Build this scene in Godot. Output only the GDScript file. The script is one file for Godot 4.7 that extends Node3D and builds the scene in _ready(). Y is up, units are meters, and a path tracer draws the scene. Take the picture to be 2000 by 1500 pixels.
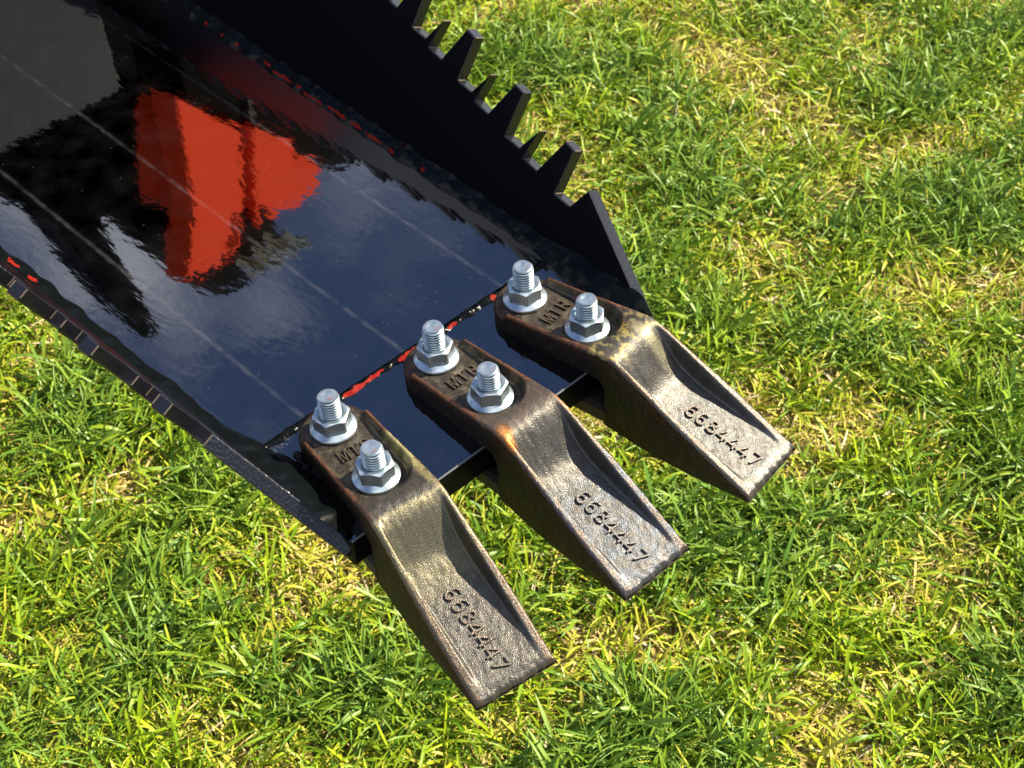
extends Node3D
# Black trenching bucket with three bolted cast teeth, held about half a metre above a sunlit lawn.
# The bucket is modelled in millimetres about its own axes: x across the lip, y up, z out past the teeth.

const MM := 0.001
const LIFT := 0.52                      # height of the bucket's own origin above the lawn
var rng := RandomNumberGenerator.new()
var n1 := FastNoiseLite.new()           # broad noise
var n2 := FastNoiseLite.new()           # fine noise
var n3 := FastNoiseLite.new()           # smooth noise
var mat := {}
var used := {}

# ---------------------------------------------------------------- helpers
func numbered(called: String) -> String:
	var k: int = used.get(called, -1) + 1
	used[called] = k
	return called if k == 0 else "%s_%03d" % [called, k]

func tag(o: Node, label := "", category := "", group := "", kind := "") -> void:
	if label: o.set_meta("label", label)
	if category: o.set_meta("category", category)
	if group: o.set_meta("group", group)
	if kind: o.set_meta("kind", kind)

func put(called: String, mesh: Mesh, m: Material, parent: Node = self, xf := Transform3D.IDENTITY) -> MeshInstance3D:
	var o := MeshInstance3D.new()
	o.name = numbered(called) if parent == self else called
	o.mesh = mesh
	if m: o.material_override = m
	o.transform = xf
	parent.add_child(o, true)
	return o

func st_new() -> SurfaceTool:
	var st := SurfaceTool.new()
	st.begin(Mesh.PRIMITIVE_TRIANGLES)
	return st

func tri(st: SurfaceTool, a: Vector3, b: Vector3, c: Vector3) -> void:
	st.add_vertex(a * MM); st.add_vertex(b * MM); st.add_vertex(c * MM)

func quad(st: SurfaceTool, a: Vector3, b: Vector3, c: Vector3, d: Vector3) -> void:
	tri(st, a, b, c); tri(st, a, c, d)

# A box with chamfered edges, in millimetres.
func cbox(st: SurfaceTool, lo: Vector3, hi: Vector3, c := 1.0) -> void:
	var ctr := (lo + hi) / 2.0
	var h := (hi - lo) / 2.0
	var sg := [-1.0, 1.0]
	for ax in 3:
		var bx := (ax + 1) % 3
		var cx := (ax + 2) % 3
		for s in sg:
			var q := []
			for k in [[-1, -1], [1, -1], [1, 1], [-1, 1]]:
				var v := Vector3.ZERO
				v[ax] = s * h[ax]; v[bx] = k[0] * (h[bx] - c); v[cx] = k[1] * (h[cx] - c)
				q.append(ctr + v)
			if s > 0: quad(st, q[3], q[2], q[1], q[0])
			else: quad(st, q[0], q[1], q[2], q[3])
		for s in sg:
			for t in sg:
				var q2 := []
				for k in [[-1, 0], [1, 0], [1, 1], [-1, 1]]:
					var v2 := Vector3.ZERO
					v2[ax] = k[0] * (h[ax] - c)
					v2[bx] = s * (h[bx] - (c if k[1] == 1 else 0.0))
					v2[cx] = t * (h[cx] - (0.0 if k[1] == 1 else c))
					q2.append(ctr + v2)
				if s * t > 0: quad(st, q2[0], q2[1], q2[2], q2[3])
				else: quad(st, q2[3], q2[2], q2[1], q2[0])
	for sx in sg:
		for sy in sg:
			for sz in sg:
				var s3 := Vector3(sx, sy, sz)
				var a := ctr + s3 * Vector3(h.x, h.y - c, h.z - c)
				var b := ctr + s3 * Vector3(h.x - c, h.y, h.z - c)
				var d := ctr + s3 * Vector3(h.x - c, h.y - c, h.z)
				if sx * sy * sz > 0: tri(st, a, d, b)
				else: tri(st, a, b, d)

# A prism: polygon (2-D) pushed along dirn, placed by the function f(Vector2) -> Vector3, with small bevels on both rims.
func prism(st: SurfaceTool, poly: PackedVector2Array, f: Callable, dirn: Vector3, bevel := 0.8, cells := [], rim: SurfaceTool = null) -> void:
	var rs := rim if rim else st
	var p := poly
	if Geometry2D.is_polygon_clockwise(p): p.reverse()
	var n := p.size()
	var ins := PackedVector2Array()
	for i in n:
		var a := (p[i] - p[(i + n - 1) % n]).normalized()
		var b := (p[(i + 1) % n] - p[i]).normalized()
		var na := Vector2(-a.y, a.x)
		var nb := Vector2(-b.y, b.x)
		var m := (na + nb).normalized()
		ins.append(p[i] + m * bevel / maxf(0.35, m.dot(na)))
	var u := dirn.normalized()
	var idx := PackedInt32Array()
	if cells.is_empty(): idx = Geometry2D.triangulate_polygon(ins)
	for cell in cells:          # a long outline is filled cell by cell
		var q := PackedVector2Array()
		for k in cell: q.append(ins[k])
		for k in Geometry2D.triangulate_polygon(q): idx.append(cell[k])
	if idx.is_empty(): push_error("outline could not be filled")
	for k in range(0, idx.size(), 3):
		tri(st, f.call(ins[idx[k]]), f.call(ins[idx[k + 1]]), f.call(ins[idx[k + 2]]))
		tri(st, f.call(ins[idx[k]]) + dirn, f.call(ins[idx[k + 2]]) + dirn, f.call(ins[idx[k + 1]]) + dirn)
	for i in n:
		var j := (i + 1) % n
		var a0: Vector3 = f.call(ins[i]); var b0: Vector3 = f.call(ins[j])
		var a1: Vector3 = f.call(p[i]) + u * bevel; var b1: Vector3 = f.call(p[j]) + u * bevel
		var a2: Vector3 = f.call(p[i]) + dirn - u * bevel; var b2: Vector3 = f.call(p[j]) + dirn - u * bevel
		var a3: Vector3 = f.call(ins[i]) + dirn; var b3: Vector3 = f.call(ins[j]) + dirn
		quad(rs, a0, b0, b1, a1); quad(rs, a1, b1, b2, a2); quad(rs, a2, b2, b3, a3)

func done(st: SurfaceTool, flat := true) -> ArrayMesh:
	if flat: st.set_smooth_group(-1)
	st.generate_normals()
	return st.commit()

func flat_st() -> SurfaceTool:
	var st := st_new()
	st.set_smooth_group(-1)
	return st

func tube(st: SurfaceTool, pts: PackedVector3Array, r: float, sides := 10) -> void:
	var up := Vector3.UP
	var rings := []
	for i in pts.size():
		var d := (pts[mini(i + 1, pts.size() - 1)] - pts[maxi(i - 1, 0)]).normalized()
		if absf(d.dot(up)) > 0.95: up = Vector3.RIGHT
		var a := d.cross(up).normalized()
		var b := a.cross(d)
		var ring := []
		for k in sides:
			var t := TAU * k / sides
			ring.append(pts[i] + (a * cos(t) + b * sin(t)) * r)
		rings.append(ring)
	for i in rings.size() - 1:
		for k in sides:
			var k2 := (k + 1) % sides
			quad(st, rings[i][k], rings[i][k2], rings[i + 1][k2], rings[i + 1][k])

func grid_mesh(rows: int, cols: int, f: Callable, colf = null) -> ArrayMesh:
	var st := st_new()
	st.set_smooth_group(0)
	for i in rows:
		for j in cols:
			if colf != null: st.set_color(colf.call(i, j))
			st.add_vertex(f.call(i, j) * MM)
	for i in rows - 1:
		for j in cols - 1:
			var a := i * cols + j
			for k in [a, a + cols, a + 1, a + 1, a + cols, a + cols + 1]: st.add_index(k)
	st.generate_normals()
	return st.commit()

# ---------------------------------------------------------------- textures and materials
func noise_tex(size: int, freq: float, oct := 4, normal := false, bump := 4.0, ramp: Gradient = null, seed_ := 1, kind := FastNoiseLite.TYPE_SIMPLEX_SMOOTH) -> NoiseTexture2D:
	var n := FastNoiseLite.new()
	n.noise_type = kind; n.frequency = freq; n.fractal_octaves = oct; n.seed = seed_
	var t := NoiseTexture2D.new()
	t.width = size; t.height = size; t.seamless = true; t.noise = n
	t.as_normal_map = normal; t.bump_strength = bump
	if ramp: t.color_ramp = ramp
	return t

func ramp(stops: Array) -> Gradient:
	var g := Gradient.new()
	var o := PackedFloat32Array(); var c := PackedColorArray()
	for s in stops: o.append(s[0]); c.append(s[1])
	g.offsets = o; g.colors = c
	return g

func grey(v: float) -> Color: return Color(v, v, v)
func lin(r: float, g: float, b: float) -> Color: return Color(r, g, b).linear_to_srgb()

func plain(c: Color, rough: float, metal := 0.0, spec := 0.5) -> StandardMaterial3D:
	var m := StandardMaterial3D.new()
	m.albedo_color = c; m.roughness = rough; m.metallic = metal; m.metallic_specular = spec
	return m

func triplanar(m: StandardMaterial3D, per_m: float) -> StandardMaterial3D:
	m.uv1_triplanar = true
	m.uv1_scale = Vector3.ONE * per_m
	return m

func make_materials() -> void:
	# black gloss paint: the flat plates behave as a dark mirror
	var g := plain(lin(0.165, 0.165, 0.17), 0.035, 1.0)
	g.normal_enabled = true
	g.normal_texture = noise_tex(1024, 0.03, 3, true, 3.0, null, 7)
	g.normal_scale = 0.024
	mat.mirror = g
	# the same paint on side plates and welds, plain dielectric
	var s := plain(lin(0.003, 0.003, 0.004), 0.33, 0.0, 0.2)
	s.normal_enabled = true; s.normal_texture = noise_tex(512, 0.03, 3, true, 2.0, null, 9); s.normal_scale = 0.12
	mat.paint = triplanar(s, 9.0)
	var e := plain(lin(0.010, 0.010, 0.012), 0.22, 0.0, 0.55)
	e.normal_enabled = true; e.normal_texture = noise_tex(512, 0.05, 4, true, 5.0, null, 10); e.normal_scale = 0.35
	mat.paint_edge = triplanar(e, 14.0)
	var w := plain(lin(0.003, 0.004, 0.0045), 0.22, 0.0, 0.22)
	w.normal_enabled = true; w.normal_texture = noise_tex(512, 0.03, 3, true, 4.0, null, 11); w.normal_scale = 0.2
	mat.weld = triplanar(w, 16.0)
	# zinc plated bolts and nuts
	var z := plain(lin(0.44, 0.52, 0.55), 0.36, 0.88)
	z.normal_enabled = true; z.normal_texture = noise_tex(512, 0.06, 4, true, 3.0, null, 12); z.normal_scale = 0.12
	z.roughness_texture = noise_tex(512, 0.02, 4, false, 1.0, ramp([[0.0, grey(0.7)], [1.0, grey(1.0)]]), 13)
	mat.zinc = triplanar(z, 28.0)
	# cast steel of the teeth: vertex colours carry rust, dust, bare patches and a painted sky tint
	var c := plain(Color.WHITE, 0.5, 0.62)
	c.vertex_color_use_as_albedo = true
	c.albedo_texture = noise_tex(1024, 0.06, 4, false, 1.0, ramp([[0.0, grey(0.58)], [0.42, grey(0.8)], [0.62, grey(0.95)], [1.0, Color(1.0, 0.97, 0.9)]]), 14)
	c.roughness_texture = noise_tex(512, 0.05, 4, false, 1.0, ramp([[0.0, grey(0.42)], [1.0, grey(0.8)]]), 15)
	c.roughness = 0.60
	c.normal_enabled = true; c.normal_texture = noise_tex(1024, 0.075, 4, true, 9.0, null, 16); c.normal_scale = 0.42
	mat.cast = triplanar(c, 12.0)
	var cs: StandardMaterial3D = c.duplicate()
	cs.metallic = 0.0; cs.metallic_specular = 0.25; cs.roughness = 0.9
	mat.cast_side = cs
	var red := plain(lin(0.80, 0.065, 0.022), 0.7)
	red.roughness = 0.6; red.metallic_specular = 0.05
	mat.red = red
	mat.rubbed = plain(lin(0.15, 0.115, 0.08), 0.5, 0.3)
	mat.red_reflection = plain(lin(0.21, 0.012, 0.007), 0.55, 0.0, 0.15)  # red of the mirrored machine, laid on the welds as colour
	mat.black = plain(lin(0.003, 0.003, 0.003), 0.6, 0.0, 0.1)
	mat.rubber = plain(lin(0.015, 0.015, 0.016), 0.8)
	mat.steel = plain(lin(0.55, 0.55, 0.52), 0.25, 1.0)
	var soil := plain(Color.WHITE, 0.95)
	soil.albedo_texture = noise_tex(1024, 0.02, 5, false, 1.0, ramp([[0.0, lin(0.12, 0.10, 0.035)], [0.5, lin(0.24, 0.21, 0.07)], [0.75, lin(0.34, 0.28, 0.11)], [1.0, lin(0.16, 0.21, 0.03)]]), 17)
	soil.uv1_world_triplanar = true
	mat.soil = triplanar(soil, 1.6)

# ---------------------------------------------------------------- sky
func make_sky() -> PanoramaSkyMaterial:
	var w := 1024; var h := 512
	var im := Image.create(w, h, false, Image.FORMAT_RGBF)
	var cn := FastNoiseLite.new()
	cn.noise_type = FastNoiseLite.TYPE_SIMPLEX_SMOOTH; cn.frequency = 1.25; cn.fractal_octaves = 5; cn.seed = 23
	for y in h:
		var el := PI * (0.5 - (y + 0.5) / h)
		for x in w:
			var az := TAU * (x + 0.5) / w
			var d := Vector3(cos(el) * sin(az), sin(el), -cos(el) * cos(az))
			var t := pow(clampf(d.y, 0.0, 1.0), 0.55)
			var c := Color(0.21, 0.29, 0.43).lerp(Color(0.022, 0.056, 0.165), t)
			if d.y > 0.0:
				var q := Vector3(d.x, 0, d.z) / (d.y + 0.18)
				var v := cn.get_noise_3d(q.x, q.z, 3.0)
				var a := smoothstep(0.04, 0.42, v) * 0.85
				c = c.lerp(Color(1.0, 1.0, 1.02), a)
			else:
				c = Color(0.16, 0.2, 0.08)
			im.set_pixel(x, y, c)
	var m := PanoramaSkyMaterial.new()
	m.panorama = ImageTexture.create_from_image(im)
	return m

# ---------------------------------------------------------------- the bucket
const KF := 0.50                        # outward lean of the side plates
const MF := 0.028                        # and how much they widen towards the back
func plate_x(y: float, z: float) -> float: return 146.6 + KF * (y + 8.0) - MF * (z - 83.0)

func saw_profile() -> PackedVector2Array:      # (z, y) outline of a side plate
	var p := PackedVector2Array()
	p.append(Vector2(58, -23)); p.append(Vector2(72, -23)); p.append(Vector2(78, -21.5)); p.append(Vector2(77, -18.4))
	p.append(Vector2(-18.1, 42.7))
	for k in 16:
		var dz := -65.6 * k
		var dy := 16.9 * k
		if k > 11: dy = 16.9 * 11 + (k - 11) * 6.0
		p.append(Vector2(-31.3 + dz, 25.2 + dy)); p.append(Vector2(-49.0 + dz, 27.2 + dy))
		p.append(Vector2(-43.0 + dz, 61.3 + dy)); p.append(Vector2(-54.2 + dz, 63.9 + dy))
		p.append(Vector2(-73.2 + dz, 34.5 + dy)); p.append(Vector2(-90.4 + dz, 37.4 + dy))
		p.append(Vector2(-82.8 + dz, 60.0 + dy))
	p.append(Vector2(-1125, 220)); p.append(Vector2(-1125, -13))
	for k in range(15, -1, -1): p.append(Vector2(-31.3 - 65.6 * k, -13))
	return p

func saw_cells() -> Array:
	var first := 5 + 16 * 7 + 1           # index of the first foot point, that of the rearmost tooth
	var cells := [[0, 1, 2, 3, 4, 5, first + 16]]
	for k in 16:
		var o := 5 + k * 7
		cells.append([o, o + 1, o + 2, o + 3, o + 4, o + 5, o + 6, o + 7, first + 15 - k, first + 16 - k])
	return cells

func weld_point(side: float, seed_: int, z: float, v: float, lift := 0.0) -> Vector3:
	var lump := n3.get_noise_2d(z * 0.7, seed_ * 40.0)
	var rip := n3.get_noise_2d(z * 1.7, seed_ * 90.0 + v * 26.0)
	var leg := 9.5 + 2.0 * lump + (13.0 if side < 0.0 else 5.0) * smoothstep(-70.0, 10.0, z) * smoothstep(76.0, 56.0, z) - 5.0 * smoothstep(60.0, 76.0, z)
	var px := plate_x(-12.0, z)
	var a := Vector2(px - leg, -12.6)
	var b := Vector2(px + leg * 0.45, -12.0 + leg * 0.8)
	var m := Vector2(px - leg * 0.22, -12.0 + leg * 0.40)
	var q := a.lerp(m, v).lerp(m.lerp(b, v), v)
	q += Vector2(-0.7, 0.7) * (sin(PI * v) * (1.2 + 0.6 * rip + 0.7 * lump) + lift)
	return Vector3(side * q.x, q.y, z)

func weld_bead(side: float, seed_: int) -> ArrayMesh:
	# an uneven fillet between floor and side plate
	var rows := 420; var cols := 11
	return grid_mesh(rows, cols, func(i: int, j: int) -> Vector3:
		return weld_point(side, seed_, 75.0 - 1035.0 * i / (rows - 1), float(j) / (cols - 1)))

func reflection_patch(pt: Callable, u0: float, u1: float, v0: float, v1: float) -> ArrayMesh:
	# a sliver of red colour standing in for the machine's reflection on a weld
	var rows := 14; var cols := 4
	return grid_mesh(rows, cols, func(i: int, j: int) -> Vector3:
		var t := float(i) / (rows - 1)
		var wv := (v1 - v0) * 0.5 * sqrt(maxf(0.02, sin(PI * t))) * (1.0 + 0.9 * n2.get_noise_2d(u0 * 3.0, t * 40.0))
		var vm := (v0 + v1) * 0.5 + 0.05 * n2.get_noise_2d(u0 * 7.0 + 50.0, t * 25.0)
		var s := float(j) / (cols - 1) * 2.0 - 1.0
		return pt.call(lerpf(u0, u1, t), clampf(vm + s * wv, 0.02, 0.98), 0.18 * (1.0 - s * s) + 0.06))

func seam_point(z0: float, seed_: int, x: float, v: float, lift := 0.0) -> Vector3:
	var lump := n3.get_noise_2d(x * 1.2, seed_ * 40.0)
	var rip := n3.get_noise_2d(x * 2.2, seed_ * 70.0 + v * 22.0)
	var wd := 4.0 + 1.2 * lump
	var ht := 2.3 + 1.0 * lump + 0.6 * rip
	return Vector3(x, -12.3 + sin(PI * v) * ht + lift, z0 + 1.6 * n1.get_noise_2d(x * 1.5, 7.0) + lerpf(-wd, wd, v))

func cross_bead(z0: float, seed_: int, x0: float, x1: float) -> ArrayMesh:
	var rows := 300; var cols := 9
	return grid_mesh(rows, cols, func(i: int, j: int) -> Vector3:
		return seam_point(z0, seed_, lerpf(x0, x1, float(i) / (rows - 1)), float(j) / (cols - 1)))

func floor_maps() -> Array:
	# lighter rubbed lines and dust specks in the floor's paint
	var w := 512; var h := 1024
	var col := Image.create(w, h, false, Image.FORMAT_RGB8)
	var met := Image.create(w, h, false, Image.FORMAT_RGB8)
	col.fill(lin(0.165, 0.165, 0.17)); met.fill(Color.WHITE)
	var lines := [-97.0, -4.0, 95.0]
	for y in h:
		var z := -960.0 + 1040.0 * (y + 0.5) / h
		for x in w:
			var px := -170.0 + 340.0 * (x + 0.5) / w
			var a := 0.0
			for l in lines:
				var d := absf(px - l - 0.8 * n1.get_noise_2d(z * 1.3, l))
				a = maxf(a, exp(-d * d / 2.8) * (0.095 + 0.12 * n1.get_noise_2d(z * 0.9, l * 3.0)) * smoothstep(-800.0, -350.0, z))
			a = maxf(a, 0.012 * smoothstep(-0.2, 0.7, n1.get_noise_2d(px * 0.5, z * 0.5)))
			if z > -34.0 and z < 12.0 and px < -95.0: # scuffed, dusty paint beside the left tooth
				a = maxf(a, 0.5 * smoothstep(0.12, 0.5, n2.get_noise_2d(px * 4.0, z * 4.0)) * smoothstep(-34.0, -24.0, z))
			if a > 0.0:
				col.set_pixel(x, y, lin(0.165, 0.165, 0.17).lerp(lin(0.17, 0.17, 0.2), clampf(a, 0.0, 1.0)))
				met.set_pixel(x, y, grey(1.0 - clampf(a, 0.0, 1.0)))
	for k in 160:
		var x := rng.randi_range(1, w - 2); var y := rng.randi_range(1, h - 2)
		col.set_pixel(x, y, lin(0.3, 0.29, 0.27)); met.set_pixel(x, y, grey(0.75))
	return [ImageTexture.create_from_image(col), ImageTexture.create_from_image(met)]

func make_bucket() -> Node3D:
	var b := Node3D.new()
	b.name = "excavator_bucket"
	b.position = Vector3(0, LIFT, 0)
	add_child(b, true)
	tag(b, "glossy black steel digging bucket with serrated side plates and three bolted cast teeth", "excavator bucket")

	var maps := floor_maps()
	var fm: StandardMaterial3D = mat.mirror.duplicate()
	fm.albedo_color = Color.WHITE
	fm.albedo_texture = maps[0]; fm.metallic_texture = maps[1]
	fm.normal_texture = mat.mirror.normal_texture
	# floor sheet
	var st := st_new()
	st.set_smooth_group(0)
	var rows := 40; var cols := 12
	for i in rows:
		var z := -34.0 - 926.0 * i / (rows - 1)
		for j in cols:
			var hw := plate_x(-12.0, z) + 1.0
			var x := lerpf(-hw, hw, float(j) / (cols - 1))
			st.set_uv(Vector2((x + 170.0) / 340.0, (z + 960.0) / 1040.0))
			st.add_vertex(Vector3(x, -12.0, z) * MM)
	for i in rows - 1:
		for j in cols - 1:
			var a := i * cols + j
			for k in [a, a + 1, a + cols, a + 1, a + cols + 1, a + cols]: st.add_index(k)
	st.generate_normals(); st.generate_tangents()
	put("floor_plate", st.commit(), fm, b)
	# underside of the floor, so that it has thickness
	st = flat_st()
	cbox(st, Vector3(-142, -24, -958), Vector3(142, -12.6, -36), 1.0)
	put("floor_underside", done(st), mat.paint, b)
	# lip plate that carries the teeth
	st = st_new()
	for i in 6:
		var z := 78.2 - 108.0 * i / 5.0
		for j in cols:
			var x := lerpf(-146.0, 146.0, float(j) / (cols - 1))
			st.set_uv(Vector2((x + 170.0) / 340.0, (z + 960.0) / 1040.0))
			st.add_vertex(Vector3(x, -12.0, z) * MM)
	for i in 5:
		for j in cols - 1:
			var a := i * cols + j
			for k in [a, a + 1, a + cols, a + 1, a + cols + 1, a + cols]: st.add_index(k)
	st.generate_normals(); st.generate_tangents()
	var lip := put("cutting_edge", st.commit(), fm, b)
	st = flat_st()
	cbox(st, Vector3(-146, -37, -31), Vector3(146, -12.1, 79.5), 1.6)
	put("edge_body", done(st), mat.paint, lip)
	st = flat_st()
	cbox(st, Vector3(-145, -13.3, 78.0), Vector3(145, -11.9, 79.8), 0.6)
	put("worn_corner", done(st), plain(lin(0.20, 0.20, 0.21), 0.38, 0.7), lip)
	# side plates
	var prof := saw_profile()
	var nn := Vector3(1.0, -KF, MF).normalized() * 11.0
	for s in [1.0, -1.0]:
		st = flat_st()
		var f := func(p: Vector2) -> Vector3: return Vector3(s * plate_x(p.y, p.x), p.y, p.x)
		var rim := flat_st()
		prism(st, prof, f, nn * Vector3(s, 1, 1), 0.9, saw_cells(), rim)
		var sp := put("side_plate", done(st), mat.paint, b)
		put("serrated_rim", done(rim), mat.paint_edge, sp)
		# paint rubbed off the corners of the notches
		st = flat_st()
		for k in range(4, 5 + 9 * 7):
			var q: Vector3 = f.call(prof[k])
			var dn := (nn * Vector3(s, 1, 1))
			if n2.get_noise_2d(k * 31.0, s * 9.0) > -0.25:
				tube(st, PackedVector3Array([q + dn * 0.06, q + dn * rng.randf_range(0.6, 0.95)]), 0.62, 6)
		put("rubbed_corners", done(st), mat.rubbed, sp).set_meta("kind", "stuff")
		var sd := 1 if s > 0 else 2
		var wb := put("weld_bead", weld_bead(s, sd), mat.weld, b)
		var wp := func(u: float, v: float, lift: float) -> Vector3: return weld_point(s, sd, u, v, lift)
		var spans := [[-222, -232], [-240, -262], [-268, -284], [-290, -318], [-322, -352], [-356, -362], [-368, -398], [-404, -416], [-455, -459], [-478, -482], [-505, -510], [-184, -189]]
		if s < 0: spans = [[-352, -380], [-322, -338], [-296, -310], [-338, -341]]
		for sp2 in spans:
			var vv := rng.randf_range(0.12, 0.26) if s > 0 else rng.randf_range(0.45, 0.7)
			put("painted_red_reflection", reflection_patch(wp, sp2[0], sp2[1], vv, vv + rng.randf_range(0.14, 0.26)), mat.red_reflection, wb)  # painted red, as if the bead mirrored the machine
	var seam := put("seam_weld", cross_bead(-30.0, 3, -140.0, 140.0), mat.weld, b)
	var sq := func(u: float, v: float, lift: float) -> Vector3: return seam_point(-30.0, 3, u, v, lift)
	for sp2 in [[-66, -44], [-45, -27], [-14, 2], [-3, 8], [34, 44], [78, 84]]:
		put("painted_red_reflection", reflection_patch(sq, sp2[0], sp2[1], 0.50, 0.97), mat.red_reflection, seam)  # machine's red reflection painted along the front of the seam
	# back plate
	st = flat_st()
	cbox(st, Vector3(-236, -14, -912), Vector3(236, 280, -898), 1.5)
	put("back_plate", done(st), plain(lin(0.05, 0.05, 0.052), 0.55), b)
	# weld spatter and paint runs beside the left tooth and along the left weld
	for k in 16:
		var z := rng.randf_range(-20, 62)
		var x := -rng.randf_range(122, 134) - (z * 0.0)
		var sp := SphereMesh.new()
		sp.radius = 1.0; sp.height = 2.0; sp.radial_segments = 16; sp.rings = 8
		var xf := Transform3D(Basis.from_euler(Vector3(0, rng.randf_range(-0.4, 0.4), 0)).scaled(Vector3(1, 1, 1)), Vector3(x, -12.0, z) * MM)
		xf.basis = xf.basis * Basis.from_scale(Vector3(rng.randf_range(2.0, 4.2), rng.randf_range(0.9, 1.9), rng.randf_range(2.5, 5.0)) * MM)
		put("weld_spatter", sp, mat.weld, b, xf)
	return b

# ---------------------------------------------------------------- cast tooth
func smin(a: float, b: float, k: float) -> float:
	var h := clampf(0.5 + 0.5 * (b - a) / k, 0.0, 1.0)
	return lerpf(b, a, h) - k * h * (1.0 - h)

func tooth_w(z: float) -> float:
	if z < 3.0: return 26.5 * sqrt(maxf(0.0, 1.0 - pow((3.0 - z) / 25.5, 2.0)))
	return 26.5 + 1.0 * smoothstep(3.0, 85.0, z) + 2.9 * smoothstep(85.0, 175.0, z)

func rim_y(z: float) -> float:
	var a := 5.0 + 7.8 * pow(clampf(z / 97.0, 0.0, 2.0), 1.25)
	var b := 13.0 - 0.539 * (z - 97.0)
	return smin(a, b, 6.0)

func tooth_y(x: float, z: float, sd: float) -> float:
	var ax := absf(x)
	var w := tooth_w(z)
	var yb := rim_y(z)
	yb = lerpf(0.0, yb, smoothstep(0.4, 2.6, z + 0.06 * (ax - 24.0)))
	var y := yb
	# bolt pocket
	var dp := 23.9 - ax
	if z > 58.0:
		dp = (1.0 - sqrt(pow(ax / 23.9, 2.0) + pow((z - 58.0) / 25.5, 2.0))) * 24.0
	y = lerpf(y, 0.0, smoothstep(-0.5, 3.4, dp))
	# scoop of the nose
	if z > 94.0:
		var up := 97.5 + 3.5 * n1.get_noise_2d(x * 1.2, sd) * 0.4
		var dd := 16.0 * smoothstep(up, up + 30.0, z) if z < 140.0 else lerpf(16.0, 0.3, clampf((z - 140.0) / 70.0, 0.0, 1.0))
		var m := smoothstep(0.0, 3.4 if x > 0.0 else 4.0, 24.6 - ax)
		y -= dd * m
	y += 0.22 * n1.get_noise_2d(x * 3.0 + sd * 31.0, z * 3.0) + 0.35 * n1.get_noise_2d(x + sd * 11.0, z) * smoothstep(85.0, 110.0, z)
	# rounded outer edges
	var r := 2.6
	var d := w - ax
	if z < 3.0: d = minf(d, 25.5 - sqrt(pow(ax * 25.5 / 26.5, 2.0) + pow(z - 3.0, 2.0)))
	d = minf(d, (217.5 - z) * 1.3)
	d += 0.5 * n1.get_noise_2d(z * 4.0, sd * 5.0 + signf(x) * 17.0)
	if d < r: y -= r - sqrt(maxf(0.0, r * r - pow(r - maxf(d, 0.0), 2.0)))
	return y

func mixc(a: Color, b: Color, t: float) -> Color: return a.lerp(b, clampf(t, 0.0, 1.0))

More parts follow.
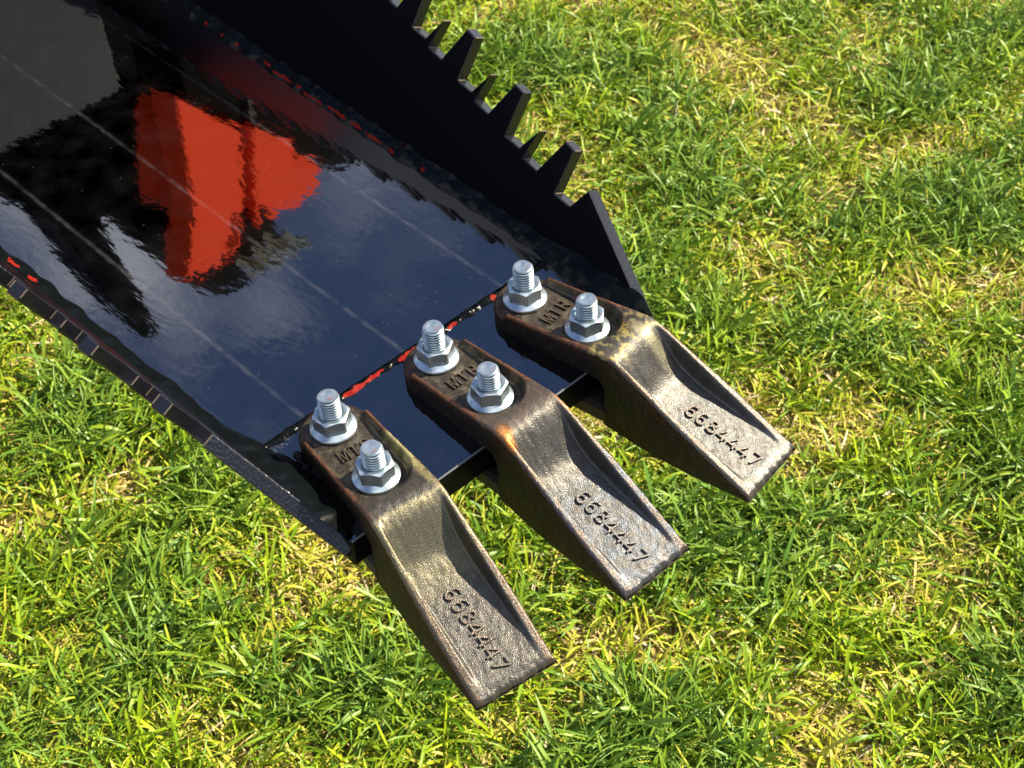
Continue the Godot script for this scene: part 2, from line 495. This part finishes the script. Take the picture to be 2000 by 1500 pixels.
func tooth_color(x: float, z: float, sd: float, which: int) -> Color:
	var ax := absf(x)
	var w := tooth_w(z)
	var nA := n1.get_noise_2d(x * 2.0 + sd * 51.0, z * 2.0)
	var nB := n2.get_noise_2d(x * 3.0 + sd * 23.0, z * 3.0)
	var iron := Color(0.060, 0.048, 0.038)
	var worn := Color(0.118, 0.116, 0.102)
	var rust := Color(0.23, 0.085, 0.035)
	var dust := Color(0.58, 0.50, 0.22)
	var c := iron
	var front := smoothstep(72.0, 104.0, z)
	c = mixc(c, worn, front * (0.75 + 0.5 * nA))
	c = mixc(c, Color(0.15, 0.13, 0.085), (1.0 - front) * smoothstep(-0.1, 0.5, nA) * 0.8)
	# rust creeps along the outer edges
	var edge := smoothstep(6.0, 0.5, w - ax)
	c = mixc(c, rust, edge * smoothstep(-0.25, 0.5, nB + nA * 0.6) * (0.75 if z < 110.0 else 0.5))
	c = mixc(c, Color(0.30, 0.12, 0.05), smoothstep(2.2, 0.6, absf(ax - 25.2)) * smoothstep(1.0, 4.0, z) * smoothstep(84.0, 70.0, z) * (0.65 + nB))
	c = mixc(c, Color(0.10, 0.06, 0.04), smoothstep(0.2, 0.6, nB) * 0.45)
	c = mixc(c, Color(0.135, 0.095, 0.062), smoothstep(23.8, 25.6, ax) * smoothstep(100.0, 112.0, z) * (0.62 + 1.2 * nB))
	# dust, scuffs and painted tints peculiar to each tooth
	if which == 0:
		c = mixc(c, dust, smoothstep(19.0, 24.0, x) * smoothstep(26.0, 34.0, z) * smoothstep(102.0, 80.0, z) * (0.8 + nA))
		c = mixc(c, Color(0.34, 0.30, 0.16), smoothstep(96.0, 100.0, z) * smoothstep(109.0, 103.0, z) * (0.55 + nB))
		c = mixc(c, Color(0.20, 0.18, 0.10), smoothstep(100.0, 112.0, z) * smoothstep(160.0, 130.0, z) * 0.6)
	elif which == 1:
		c = mixc(c, Color(0.15, 0.115, 0.09), smoothstep(70.0, 76.0, z) * smoothstep(102.0, 92.0, z) * 0.75)
		c = mixc(c, Color(0.42, 0.16, 0.035), smoothstep(-15.0, -22.0, x + (z - 97.0) * 0.3) * smoothstep(86.0, 98.0, z) * smoothstep(114.0, 104.0, z) * (0.35 + 1.6 * smoothstep(-0.3, 0.5, nB + nA)))
		c = mixc(c, Color(0.34, 0.14, 0.05), smoothstep(23.0, 28.0, x) * smoothstep(88.0, 94.0, z) * smoothstep(116.0, 108.0, z) * (0.6 + nA))
		c = mixc(c, Color(0.085, 0.10, 0.125), smoothstep(128.0, 150.0, z) * (0.45 + nA * 0.8))  # blue sky reflection painted into the nose colour
	else:
		c = mixc(c, Color(0.44, 0.37, 0.13), smoothstep(74.0, 84.0, z) * smoothstep(110.0, 94.0, z) * smoothstep(0.0, 0.35, nA + nB * 0.5) * 0.95)
		c = mixc(c, Color(0.55, 0.36, 0.04), smoothstep(9.0, 3.0, Vector2(x - 6.0, z - 84.5).length()) * smoothstep(-0.1, 0.3, nB))
		c = mixc(c, Color(0.36, 0.33, 0.19), smoothstep(7.0, 2.0, absf(x - 13.0)) * smoothstep(84.0, 92.0, z) * smoothstep(128.0, 110.0, z) * 0.8)
		c = mixc(c, Color(0.115, 0.122, 0.122), smoothstep(120.0, 150.0, z) * (0.4 + nA * 0.6))
	return c

func tooth_mesh(which: int) -> ArrayMesh:
	var sd := 1.7 * which + 0.3
	var zs := []
	for a in 13: zs.append(3.0 - 25.5 * cos(a / 12.0 * PI / 2.0))
	var z := 3.6
	while z < 211.0:
		zs.append(z); z += 1.45
	for e in [212.0, 213.5, 214.8, 215.8, 216.6, 217.2, 217.5]: zs.append(e)
	var us := []
	for j in 41: us.append(j / 40.0 * 0.90)
	for e in [0.915, 0.93, 0.945, 0.957, 0.968, 0.978, 0.986, 0.993, 0.997, 1.0]: us.append(e)
	var uu := []
	for j in range(us.size() - 1, 0, -1): uu.append(-us[j])
	for u in us: uu.append(u)
	var st := st_new()
	var cols: int = uu.size()
	st.set_smooth_group(1)
	var edge_l := []; var edge_r := []; var front := []
	for i in zs.size():
		var zz: float = zs[i]
		var w := maxf(tooth_w(zz), 0.02)
		for j in cols:
			var x: float = uu[j] * w
			var p := Vector3(x, tooth_y(x, zz, sd), zz)
			# the cutting end is hammered uneven
			if zz > 215.0: p.z += 1.2 * n1.get_noise_2d(x * 2.5, sd * 77.0)
			st.set_color(tooth_color(x, zz, sd, which))
			st.add_vertex(p * MM)
			if j == 0: edge_l.append(p)
			if j == cols - 1: edge_r.append(p)
			if i == zs.size() - 1: front.append(p)
	for i in zs.size() - 1:
		for j in cols - 1:
			var a := i * cols + j
			for k in [a, a + 1, a + cols, a + 1, a + cols + 1, a + cols]: st.add_index(k)
	st.generate_normals()
	var mesh := st.commit()
	# sides, underside and jaw
	st = st_new()
	st.set_smooth_group(-1)
	var low := func(q: float) -> float:
		if q < 84.0: return -12.0
		if q < 93.0: return -12.0 - 9.0 * pow((q - 84.0) / 9.0, 2.0)
		return -57.0 - 3.0 * smoothstep(93.0, 125.0, q) + 2.5 * smoothstep(150.0, 217.0, q)
	for s in 2:
		var ed: Array = edge_l if s == 0 else edge_r
		for i in ed.size() - 1:
			var a: Vector3 = ed[i]; var c: Vector3 = ed[i + 1]
			var prev_a := a; var prev_c := c
			var ya: float = low.call(minf(a.z, 217.5)); var yc: float = low.call(minf(c.z, 217.5))
			if a.z < 93.0 and c.z >= 93.0: ya = -57.0
			for k in range(1, 7):
				var t := k / 6.0
				var bulge := 0.9 * sin(PI * t) * smoothstep(85.0, 110.0, a.z) * (-1.0 if s == 0 else 1.0)
				var na := Vector3(a.x + bulge + 0.3 * n1.get_noise_2d(a.z * 2.0, t * 60.0 + sd * 9.0), lerpf(a.y, ya, t), a.z)
				var nc := Vector3(c.x + bulge + 0.3 * n1.get_noise_2d(c.z * 2.0, t * 60.0 + sd * 9.0), lerpf(c.y, yc, t), c.z)
				var sidecol := mixc(Color(0.022, 0.018, 0.014), Color(0.10, 0.04, 0.02), (0.9 - t * 2.2) * (0.6 + n2.get_noise_2d(a.z * 3.0, t * 40.0 + sd * 13.0)))
				sidecol = mixc(sidecol, Color(0.05, 0.04, 0.028), smoothstep(0.1, 0.5, n1.get_noise_2d(a.z * 2.0 + 40.0, t * 70.0 + sd)) * 0.6)
				st.set_color(sidecol)
				if s == 0: quad(st, prev_a, prev_c, nc, na)
				else: quad(st, na, nc, prev_c, prev_a)
				prev_a = na; prev_c = nc
	st.set_color(Color(0.06, 0.05, 0.04))
	for i in zs.size() - 1:
		var za: float = zs[i]; var zb: float = zs[i + 1]
		var wa := tooth_w(za); var wb := tooth_w(zb)
		var ya: float = low.call(za); var yb: float = low.call(zb)
		if za < 93.0 and zb >= 93.0: ya = -57.0
		quad(st, Vector3(-wa, ya, za), Vector3(-wb, yb, zb), Vector3(wb, yb, zb), Vector3(wa, ya, za))
	# throat wall and cutting end
	quad(st, Vector3(-28, -57, 92.5), Vector3(28, -57, 92.5), Vector3(28, -20, 92.5), Vector3(-28, -20, 92.5))
	for j in front.size() - 1:
		var a: Vector3 = front[j]; var c: Vector3 = front[j + 1]
		st.set_color(Color(0.05, 0.045, 0.04))
		quad(st, a, c, Vector3(c.x, -57.5, c.z - 1.0), Vector3(a.x, -57.5, a.z - 1.0))
	cbox(st, Vector3(-27.3, -57, 22), Vector3(27.3, -40.5, 95), 3.0)
	st.generate_normals()
	return st.commit(mesh)

func nut_mesh(sides := 96) -> ArrayMesh:
	var st := st_new()
	var rings := []
	var prof := [[16.2, 0.0], [16.75, 0.6], [16.75, 1.9], [16.3, 2.5], [12.2, 4.6]]
	var smooth := []
	for p in prof:
		var r := []
		for k in sides: r.append(Vector3(p[0] * cos(TAU * k / sides), p[1], p[0] * sin(TAU * k / sides)))
		smooth.append(r)
	st.set_smooth_group(1)
	for i in smooth.size() - 1:
		if i == 3: st.set_smooth_group(2)
		for k in sides:
			var k2 := (k + 1) % sides
			quad(st, smooth[i][k], smooth[i][k2], smooth[i + 1][k2], smooth[i + 1][k])
	# hexagon with a chamfered crown
	var lo := []; var hi := []; var top := []; var inn := []; var bore := []
	for k in sides:
		var t := TAU * k / sides
		var m := fposmod(t, TAU / 6.0) - TAU / 12.0
		var r := 12.0 / cos(m)
		r = minf(r, 13.55)
		var d := Vector3(cos(t), 0, sin(t))
		var skirt := 3.4 + 1.5 * (1.0 - (r - 12.0) / 1.55)
		lo.append(d * r + Vector3.UP * skirt)
		hi.append(d * r + Vector3.UP * (15.6 - 0.62 * (r - 11.3)))
		top.append(d * 11.3 + Vector3.UP * 15.6)
		inn.append(d * 9.3 + Vector3.UP * 15.6)
		bore.append(d * 7.6 + Vector3.UP * 14.2)
	st.set_smooth_group(-1)
	for k in sides:
		var k2 := (k + 1) % sides
		quad(st, lo[k], lo[k2], hi[k2], hi[k])
	st.set_smooth_group(3)
	for k in sides:
		var k2 := (k + 1) % sides
		quad(st, hi[k], hi[k2], top[k2], top[k])
	st.set_smooth_group(4)
	for k in sides:
		var k2 := (k + 1) % sides
		quad(st, top[k], top[k2], inn[k2], inn[k])
		quad(st, inn[k], inn[k2], bore[k2], bore[k])
	st.generate_normals()
	return st.commit()

func bolt_mesh(h: float) -> ArrayMesh:
	var st := st_new()
	var sides := 48
	var rows := int(h * 5.0)
	var ring := func(i: int, k: int) -> Vector3:
		var y := h * i / rows
		var ph := fposmod(y / 2.309 - float(k) / sides, 1.0)
		var tw := 1.0 - absf(ph * 2.0 - 1.0)
		var r := 7.94 - 1.95 * smoothstep(0.10, 0.95, tw)
		r = minf(r, 7.94 - 1.0 * smoothstep(h - 2.2, h, y) * 1.0)
		return Vector3(r * cos(TAU * k / sides), y, r * sin(TAU * k / sides))
	st.set_smooth_group(1)
	for i in range(int(rows * 0.38), rows):
		for k in sides:
			var k2 := (k + 1) % sides
			var a: Vector3 = ring.call(i, k); var b: Vector3 = ring.call(i, k2)
			var c: Vector3 = ring.call(i + 1, k2); var d: Vector3 = ring.call(i + 1, k)
			quad(st, a, b, c, d)
	# slightly dished end
	st.set_smooth_group(2)
	for k in sides:
		var k2 := (k + 1) % sides
		var a: Vector3 = ring.call(rows, k); var b: Vector3 = ring.call(rows, k2)
		var a1 := Vector3(a.x * 0.84, h + 0.25, a.z * 0.84); var b1 := Vector3(b.x * 0.84, h + 0.25, b.z * 0.84)
		var a2 := Vector3(a.x * 0.62, h - 0.35, a.z * 0.62); var b2 := Vector3(b.x * 0.62, h - 0.35, b.z * 0.62)
		quad(st, a, b, b1, a1); quad(st, a1, b1, b2, a2); tri(st, a2, b2, Vector3(0, h - 0.45, 0))
	st.generate_normals()
	return st.commit()

func lettering(text: String, em_mm: float, depth_mm: float) -> TextMesh:
	var f := SystemFont.new()
	f.font_names = PackedStringArray(["Droid Sans Mono"])
	f.font_weight = 700
	var t := TextMesh.new()
	t.font = f; t.text = text; t.font_size = 64
	t.pixel_size = em_mm * MM / 64.0
	t.depth = depth_mm * MM
	t.curve_step = 1.0
	t.horizontal_alignment = HORIZONTAL_ALIGNMENT_CENTER
	t.vertical_alignment = VERTICAL_ALIGNMENT_CENTER
	return t

func make_teeth(b: Node3D) -> void:
	var spots := [[-94.6, -0.4, -0.15], [0.0, 0.0, 0.0], [88.3, -0.4, 0.15]]
	var labels := ["dusty tooth nearest the left side plate, yellow dust on its right rim and shoulder",
		"middle tooth with an orange rust patch on its left shoulder and a nose tinted blue for reflected sky",
		"tooth beside the tall right side plate, its shoulder smeared with yellow dust"]
	var twist := [[0.02, 0.50], [0.42, 0.56], [0.30, 0.52]]
	var nut := nut_mesh()
	var rear := bolt_mesh(32.2); var fore := bolt_mesh(29.6)
	var num := lettering("6684447", 15.6, 2.2)
	var mark := lettering("MTR", 15.0, 2.4)
	for i in 3:
		var s: Array = spots[i]
		var xf := Transform3D(Basis(Vector3.UP, s[2]), Vector3(s[0], 0, s[1]) * MM)
		var tm := tooth_mesh(i)
		tm.surface_set_material(0, mat.cast)
		tm.surface_set_material(1, mat.cast_side)
		var t := put("bucket_tooth", tm, null, b, xf)
		tag(t, labels[i])
		var to_cam: float = PI / 2.0 + 0.63 - s[2]
		for k in 2:
			var at := Vector3(0, 0, 57.5 * k) * MM
			put("flange_nut", nut, mat.zinc, t, Transform3D(Basis(Vector3.UP, -(to_cam + twist[i][k])), at))
			put("threaded_bolt", rear if k == 0 else fore, mat.zinc, t, Transform3D(Basis(Vector3.UP, rng.randf() * TAU), at))
		# raised casting marks
		var sl := -0.539 - (0.3 - 16.0) / 70.0
		var dirz := Vector3(0, sl, 1).normalized()
		var nb := Basis(dirz, Vector3.RIGHT, dirz.cross(Vector3.RIGHT))
		var zc := 177.3
		var yc := rim_y(zc) - lerpf(16.0, 0.3, (zc - 140.0) / 70.0)
		var cm: StandardMaterial3D = mat.cast.duplicate()
		cm.vertex_color_use_as_albedo = false
		cm.albedo_color = lin([0.15, 0.14, 0.16][i], [0.125, 0.13, 0.14][i], [0.10, 0.125, 0.12][i])
		put("part_number", num, cm, t, Transform3D(nb, Vector3(-2.6, yc + 0.55, zc) * MM))
		var cm2: StandardMaterial3D = cm.duplicate()
		cm2.albedo_color = lin(0.12, 0.085, 0.06)
		put("maker_mark", mark, cm2, t, Transform3D(Basis(Vector3.RIGHT, Vector3.FORWARD, Vector3.UP), Vector3(1.0, 0.25, 28.0) * MM))

# ---------------------------------------------------------------- the red machine behind, seen in the floor's reflection
func panel(st: SurfaceTool, pts: Array, back: Vector3) -> void:
	# plate whose front outline is given in space; it is pushed back by its thickness
	var p2 := PackedVector2Array()
	var o: Vector3 = pts[0]
	var n := Vector3.ZERO
	for i in range(1, pts.size() - 1): n += (pts[i] - o).cross(pts[i + 1] - o)
	n = n.normalized()
	var ux: Vector3 = (pts[1] - o).normalized()
	var uy := n.cross(ux)
	for q in pts: p2.append(Vector2((q - o).dot(ux), (q - o).dot(uy)))
	prism(st, p2, func(v: Vector2) -> Vector3: return o + ux * v.x + uy * v.y, back, 3.0)

func make_machine() -> void:
	var m := Node3D.new()
	m.name = "loader_machine"
	m.position = Vector3(0, LIFT, 0)
	add_child(m, true)
	tag(m, "red and black loader behind the bucket, seen mirrored in its glossy floor", "loader")
	var st := flat_st()
	panel(st, [Vector3(352, 474, -1120), Vector3(391, 505, -1075), Vector3(385, 553, -1082), Vector3(376, 659, -1093), Vector3(331, 641, -1145)], Vector3(34, 0, -30))
	put("red_upright", done(st), mat.red, m)
	st = flat_st()
	panel(st, [Vector3(340, 376, -963), Vector3(529, 617, -1138), Vector3(525, 721, -1163), Vector3(510, 815, -1179), Vector3(503, 872, -1190), Vector3(330, 749, -1054), Vector3(366, 627, -1044)], Vector3(-20, -9, -34))
	put("red_arm_plate", done(st), mat.red, m)
	st = flat_st()
	panel(st, [Vector3(530, 600, -1114), Vector3(772, 880, -1332), Vector3(801, 1019, -1385), Vector3(535, 835, -1178)], Vector3(-20, -9, -34))
	put("red_arm_plate", done(st), mat.red, m)
	st = flat_st()
	panel(st, [Vector3(309, 602, -1180), Vector3(372, 658, -1180), Vector3(480, 690, -1180), Vector3(573, 836, -1180), Vector3(578, 894, -1180), Vector3(512, 931, -1180), Vector3(439, 927, -1180), Vector3(383, 857, -1180), Vector3(337, 763, -1180)], Vector3(0, 0, -120))
	panel(st, [Vector3(196, 300, -1250), Vector3(800, 300, -1250), Vector3(810, 880, -1250), Vector3(748, 880, -1250), Vector3(710, 832, -1250), Vector3(590, 716, -1250), Vector3(486, 592, -1250), Vector3(452, 640, -1250), Vector3(405, 735, -1250), Vector3(381, 736, -1250), Vector3(338, 731, -1250), Vector3(309, 734, -1250), Vector3(352, 982, -1250), Vector3(326, 1000, -1250), Vector3(291, 906, -1250), Vector3(238, 691, -1250), Vector3(150, 577, -1250), Vector3(-300, 577, -1250), Vector3(-300, 300, -1250)], Vector3(0, 0, -160))
	cbox(st, Vector3(-300, -300, -2300), Vector3(760, 300, -1260), 20.0)
	put("black_frame", done(st), mat.black, m)
	st = flat_st()
	for k in 7:
		var q := Vector3(470 + 17 * (k % 3) + 11 * k, 850 + 24 * (k / 3) - 6 * k, -1150 + 8 * (k % 2))
		tube(st, PackedVector3Array([q, q + Vector3(14, 20, 12), q + Vector3(34, 26, 20)]), 9.0, 10)
	put("hose_fitting", done(st), mat.steel, m)
	st = flat_st()
	tube(st, PackedVector3Array([Vector3(588, 600, -1215), Vector3(579, 676, -1215), Vector3(572, 723, -1215), Vector3(554, 818, -1215), Vector3(541, 865, -1220), Vector3(525, 900, -1230)]), 11.0, 10)
	put("hydraulic_hose", done(st), mat.rubber, m)
	for s in [-1.0, 1.0]:
		st = flat_st()
		cbox(st, Vector3(230 + s * 560 - 130, -515, -2300), Vector3(230 + s * 560 + 130, -60, -1350), 60.0)
		put("track", done(st), mat.rubber, m)

# ---------------------------------------------------------------- lawn
func blade_mesh(bend: float, curl: float, wid: float) -> ArrayMesh:
	# one blade, unit length about 1 (scaled by the instance), folded along its midrib
	var st := st_new()
	st.set_smooth_group(0)
	var seg := 6
	var p := Vector3.ZERO
	var a := 0.12
	for i in seg + 1:
		var t := float(i) / seg
		var w := wid * (0.75 + 0.5 * t) * (1.0 if t < 0.55 else sqrt(maxf(0.0, 1.0 - pow((t - 0.55) / 0.45, 2.0))))
		w = maxf(w, 0.001)
		var sidew := Vector3(cos(curl * t), 0, sin(curl * t)) * w
		var lift := Vector3(0, w * 0.35, 0)
		st.add_vertex(p - sidew + lift); st.add_vertex(p); st.add_vertex(p + sidew + lift)
		p += Vector3(0, cos(a), sin(a)) / seg
		a += bend / seg
	for i in seg:
		for j in 2:
			var q := i * 3 + j
			for k in [q, q + 3, q + 1, q + 1, q + 3, q + 4]: st.add_index(k)
	st.generate_normals()
	return st.commit()

func grass_mat(tint: Color, trans: float, rough := 0.45) -> StandardMaterial3D:
	var m := plain(tint, rough, 0.0, 0.5)
	m.metallic_specular = 0.35
	m.vertex_color_use_as_albedo = true
	m.cull_mode = BaseMaterial3D.CULL_DISABLED
	if trans > 0.0:
		m.backlight_enabled = true
		m.backlight = Color(trans, trans, trans)
	return m

func on_lawn(tight: float) -> Vector2:
	# a point of the lawn in view, or a little beside it
	var a := Vector2(-0.36, -0.33); var b := Vector2(0.36, 0.39); var c := Vector2(0.42, -1.62); var d := Vector2(1.50, -0.36)
	var u := rng.randf_range(-0.16, 1.16) if tight < 1.0 else rng.randf_range(-0.05, 1.05)
	var v := rng.randf_range(-0.16, 1.16) if tight < 1.0 else rng.randf_range(-0.05, 1.05)
	return a.lerp(b, u).lerp(c.lerp(d, u), v)

func make_lawn() -> void:
	var ground := PlaneMesh.new()
	ground.size = Vector2(60, 60)
	tag(put("lawn_ground", ground, mat.soil), "thatchy soil under the lawn", "", "", "structure")
	var lawn := Node3D.new()
	lawn.name = "lawn_grass"
	add_child(lawn, true)
	tag(lawn, "sunlit lawn of green, yellowed and dry grass blades under the bucket", "grass", "", "stuff")
	var kinds := [
		{"name": "green_blades", "n": 80000, "mats": grass_mat(Color.WHITE, 0.55, 0.38), "len": [0.030, 0.062], "wid": 0.040, "lean": [0.2, 0.95]},
		{"name": "yellow_blades", "n": 52000, "mats": grass_mat(Color.WHITE, 0.55, 0.45), "len": [0.022, 0.05], "wid": 0.038, "lean": [0.3, 1.2]},
		{"name": "dry_blades", "n": 72000, "mats": grass_mat(Color.WHITE, 0.3, 0.6), "len": [0.015, 0.05], "wid": 0.034, "lean": [0.8, 1.5]},
	]
	var dens := FastNoiseLite.new(); dens.frequency = 9.0; dens.seed = 5; dens.fractal_octaves = 3
	for kd in kinds:
		for v in 4:
			var bm := blade_mesh([0.5, 1.1, 1.7, 2.4][v], rng.randf_range(-1.2, 1.2), kd.wid * [1.0, 0.85, 1.1, 0.7][v])
			var cnt: int = kd.n / 4
			var xs: Array[Transform3D] = []
			var cs: Array[Color] = []
			while xs.size() < cnt:
				var p := on_lawn(0.0)
				var dk := dens.get_noise_2d(p.x * 0.45 + 40.0, p.y * 0.45)
				var dn: float = dens.get_noise_2d(p.x, p.y) * 0.6 + dk * 0.7
				var len_: float = rng.randf_range(kd.len[0], kd.len[1])
				var col: Color
				if kd.name == "green_blades":
					if rng.randf() > 0.52 + 1.5 * dn: continue
					len_ *= 1.0 + 0.7 * dn
					col = Color(0.09, 0.20, 0.006).lerp(Color(0.34, 0.44, 0.012), rng.randf())
					col = col.lerp(Color(0.11, 0.22, 0.045), clampf(rng.randf() * 0.4 + dk, 0.0, 0.6))
				elif kd.name == "yellow_blades":
					if rng.randf() > 0.7 - 0.5 * dn: continue
					col = Color(0.32, 0.38, 0.012).lerp(Color(0.47, 0.43, 0.06), rng.randf())
				else:
					if rng.randf() > 0.5 - 1.4 * dn: continue
					col = Color(0.56, 0.46, 0.17).lerp(Color(0.40, 0.28, 0.07), rng.randf())
					if rng.randf() < 0.15: col = Color(0.55, 0.48, 0.30)
				var lean: float = rng.randf_range(kd.lean[0], kd.lean[1])
				var bs := Basis(Vector3.UP, rng.randf() * TAU) * Basis(Vector3.RIGHT, lean) * Basis(Vector3.UP, rng.randf_range(-0.9, 0.9))
				var wsc := 0.019 + 0.036 * pow(rng.randf(), 2.2)
				bs = bs * Basis.from_scale(Vector3(wsc, len_, len_))
				xs.append(Transform3D(bs, Vector3(p.x, rng.randf_range(0.0, 0.012) - 0.002, p.y)))
				cs.append(col)
			var mm := MultiMesh.new()
			mm.transform_format = MultiMesh.TRANSFORM_3D
			mm.use_colors = true
			mm.mesh = bm
			mm.instance_count = cnt
			for i in cnt:
				mm.set_instance_transform(i, xs[i]); mm.set_instance_color(i, cs[i])
			var o := MultiMeshInstance3D.new()
			o.name = kd.name
			o.multimesh = mm
			o.material_override = kd.mats
			o.set_meta("kind", "stuff")
			lawn.add_child(o, true)

# ---------------------------------------------------------------- the scene
func _ready() -> void:
	rng.seed = 4711
	n1.noise_type = FastNoiseLite.TYPE_SIMPLEX_SMOOTH; n1.frequency = 0.05; n1.fractal_octaves = 3; n1.seed = 3
	n3.noise_type = FastNoiseLite.TYPE_SIMPLEX_SMOOTH; n3.frequency = 0.05; n3.fractal_octaves = 1; n3.seed = 12
	n2.noise_type = FastNoiseLite.TYPE_SIMPLEX_SMOOTH; n2.frequency = 0.11; n2.fractal_octaves = 3; n2.seed = 8

	var cam := Camera3D.new()
	cam.name = "camera"
	cam.fov = 26.97
	cam.near = 0.02; cam.far = 200.0
	cam.transform = Transform3D(Basis(Vector3(0.72768, -0.05655, 0.68358), Vector3(0.51236, 0.70740, -0.48690), Vector3(-0.45603, 0.70455, 0.54374)).orthonormalized(), Vector3(-0.49478, 0.79571 + LIFT, 0.67198))
	var lens := CameraAttributesPhysical.new()
	lens.frustum_focal_length = 50.04
	lens.frustum_near = 0.02; lens.frustum_far = 200.0
	lens.frustum_focus_distance = 1.14
	lens.exposure_aperture = 18.0
	cam.attributes = lens
	add_child(cam)
	cam.current = true

	var env := Environment.new()
	env.background_mode = Environment.BG_SKY
	var sky := Sky.new()
	sky.sky_material = make_sky()
	env.sky = sky
	env.tonemap_mode = Environment.TONE_MAPPER_LINEAR
	env.tonemap_exposure = 2.4
	env.sdfgi_enabled = true; env.ssao_enabled = true; env.ssil_enabled = true
	var we := WorldEnvironment.new()
	we.name = "world_environment"
	we.environment = env
	add_child(we)

	var sun := DirectionalLight3D.new()
	sun.name = "sun"
	sun.light_energy = 1.6
	sun.light_color = Color(1.0, 0.95, 0.86)
	sun.light_angular_distance = 0.5
	sun.shadow_enabled = true
	var el := deg_to_rad(42.0)
	var to_sun := Vector3(0.956 * cos(el), sin(el), 0.29 * cos(el)).normalized()
	sun.look_at_from_position(to_sun * 10.0, Vector3.ZERO, Vector3.UP)
	add_child(sun)

	make_materials()
	make_lawn()
	var b := make_bucket()
	make_teeth(b)
	make_machine()
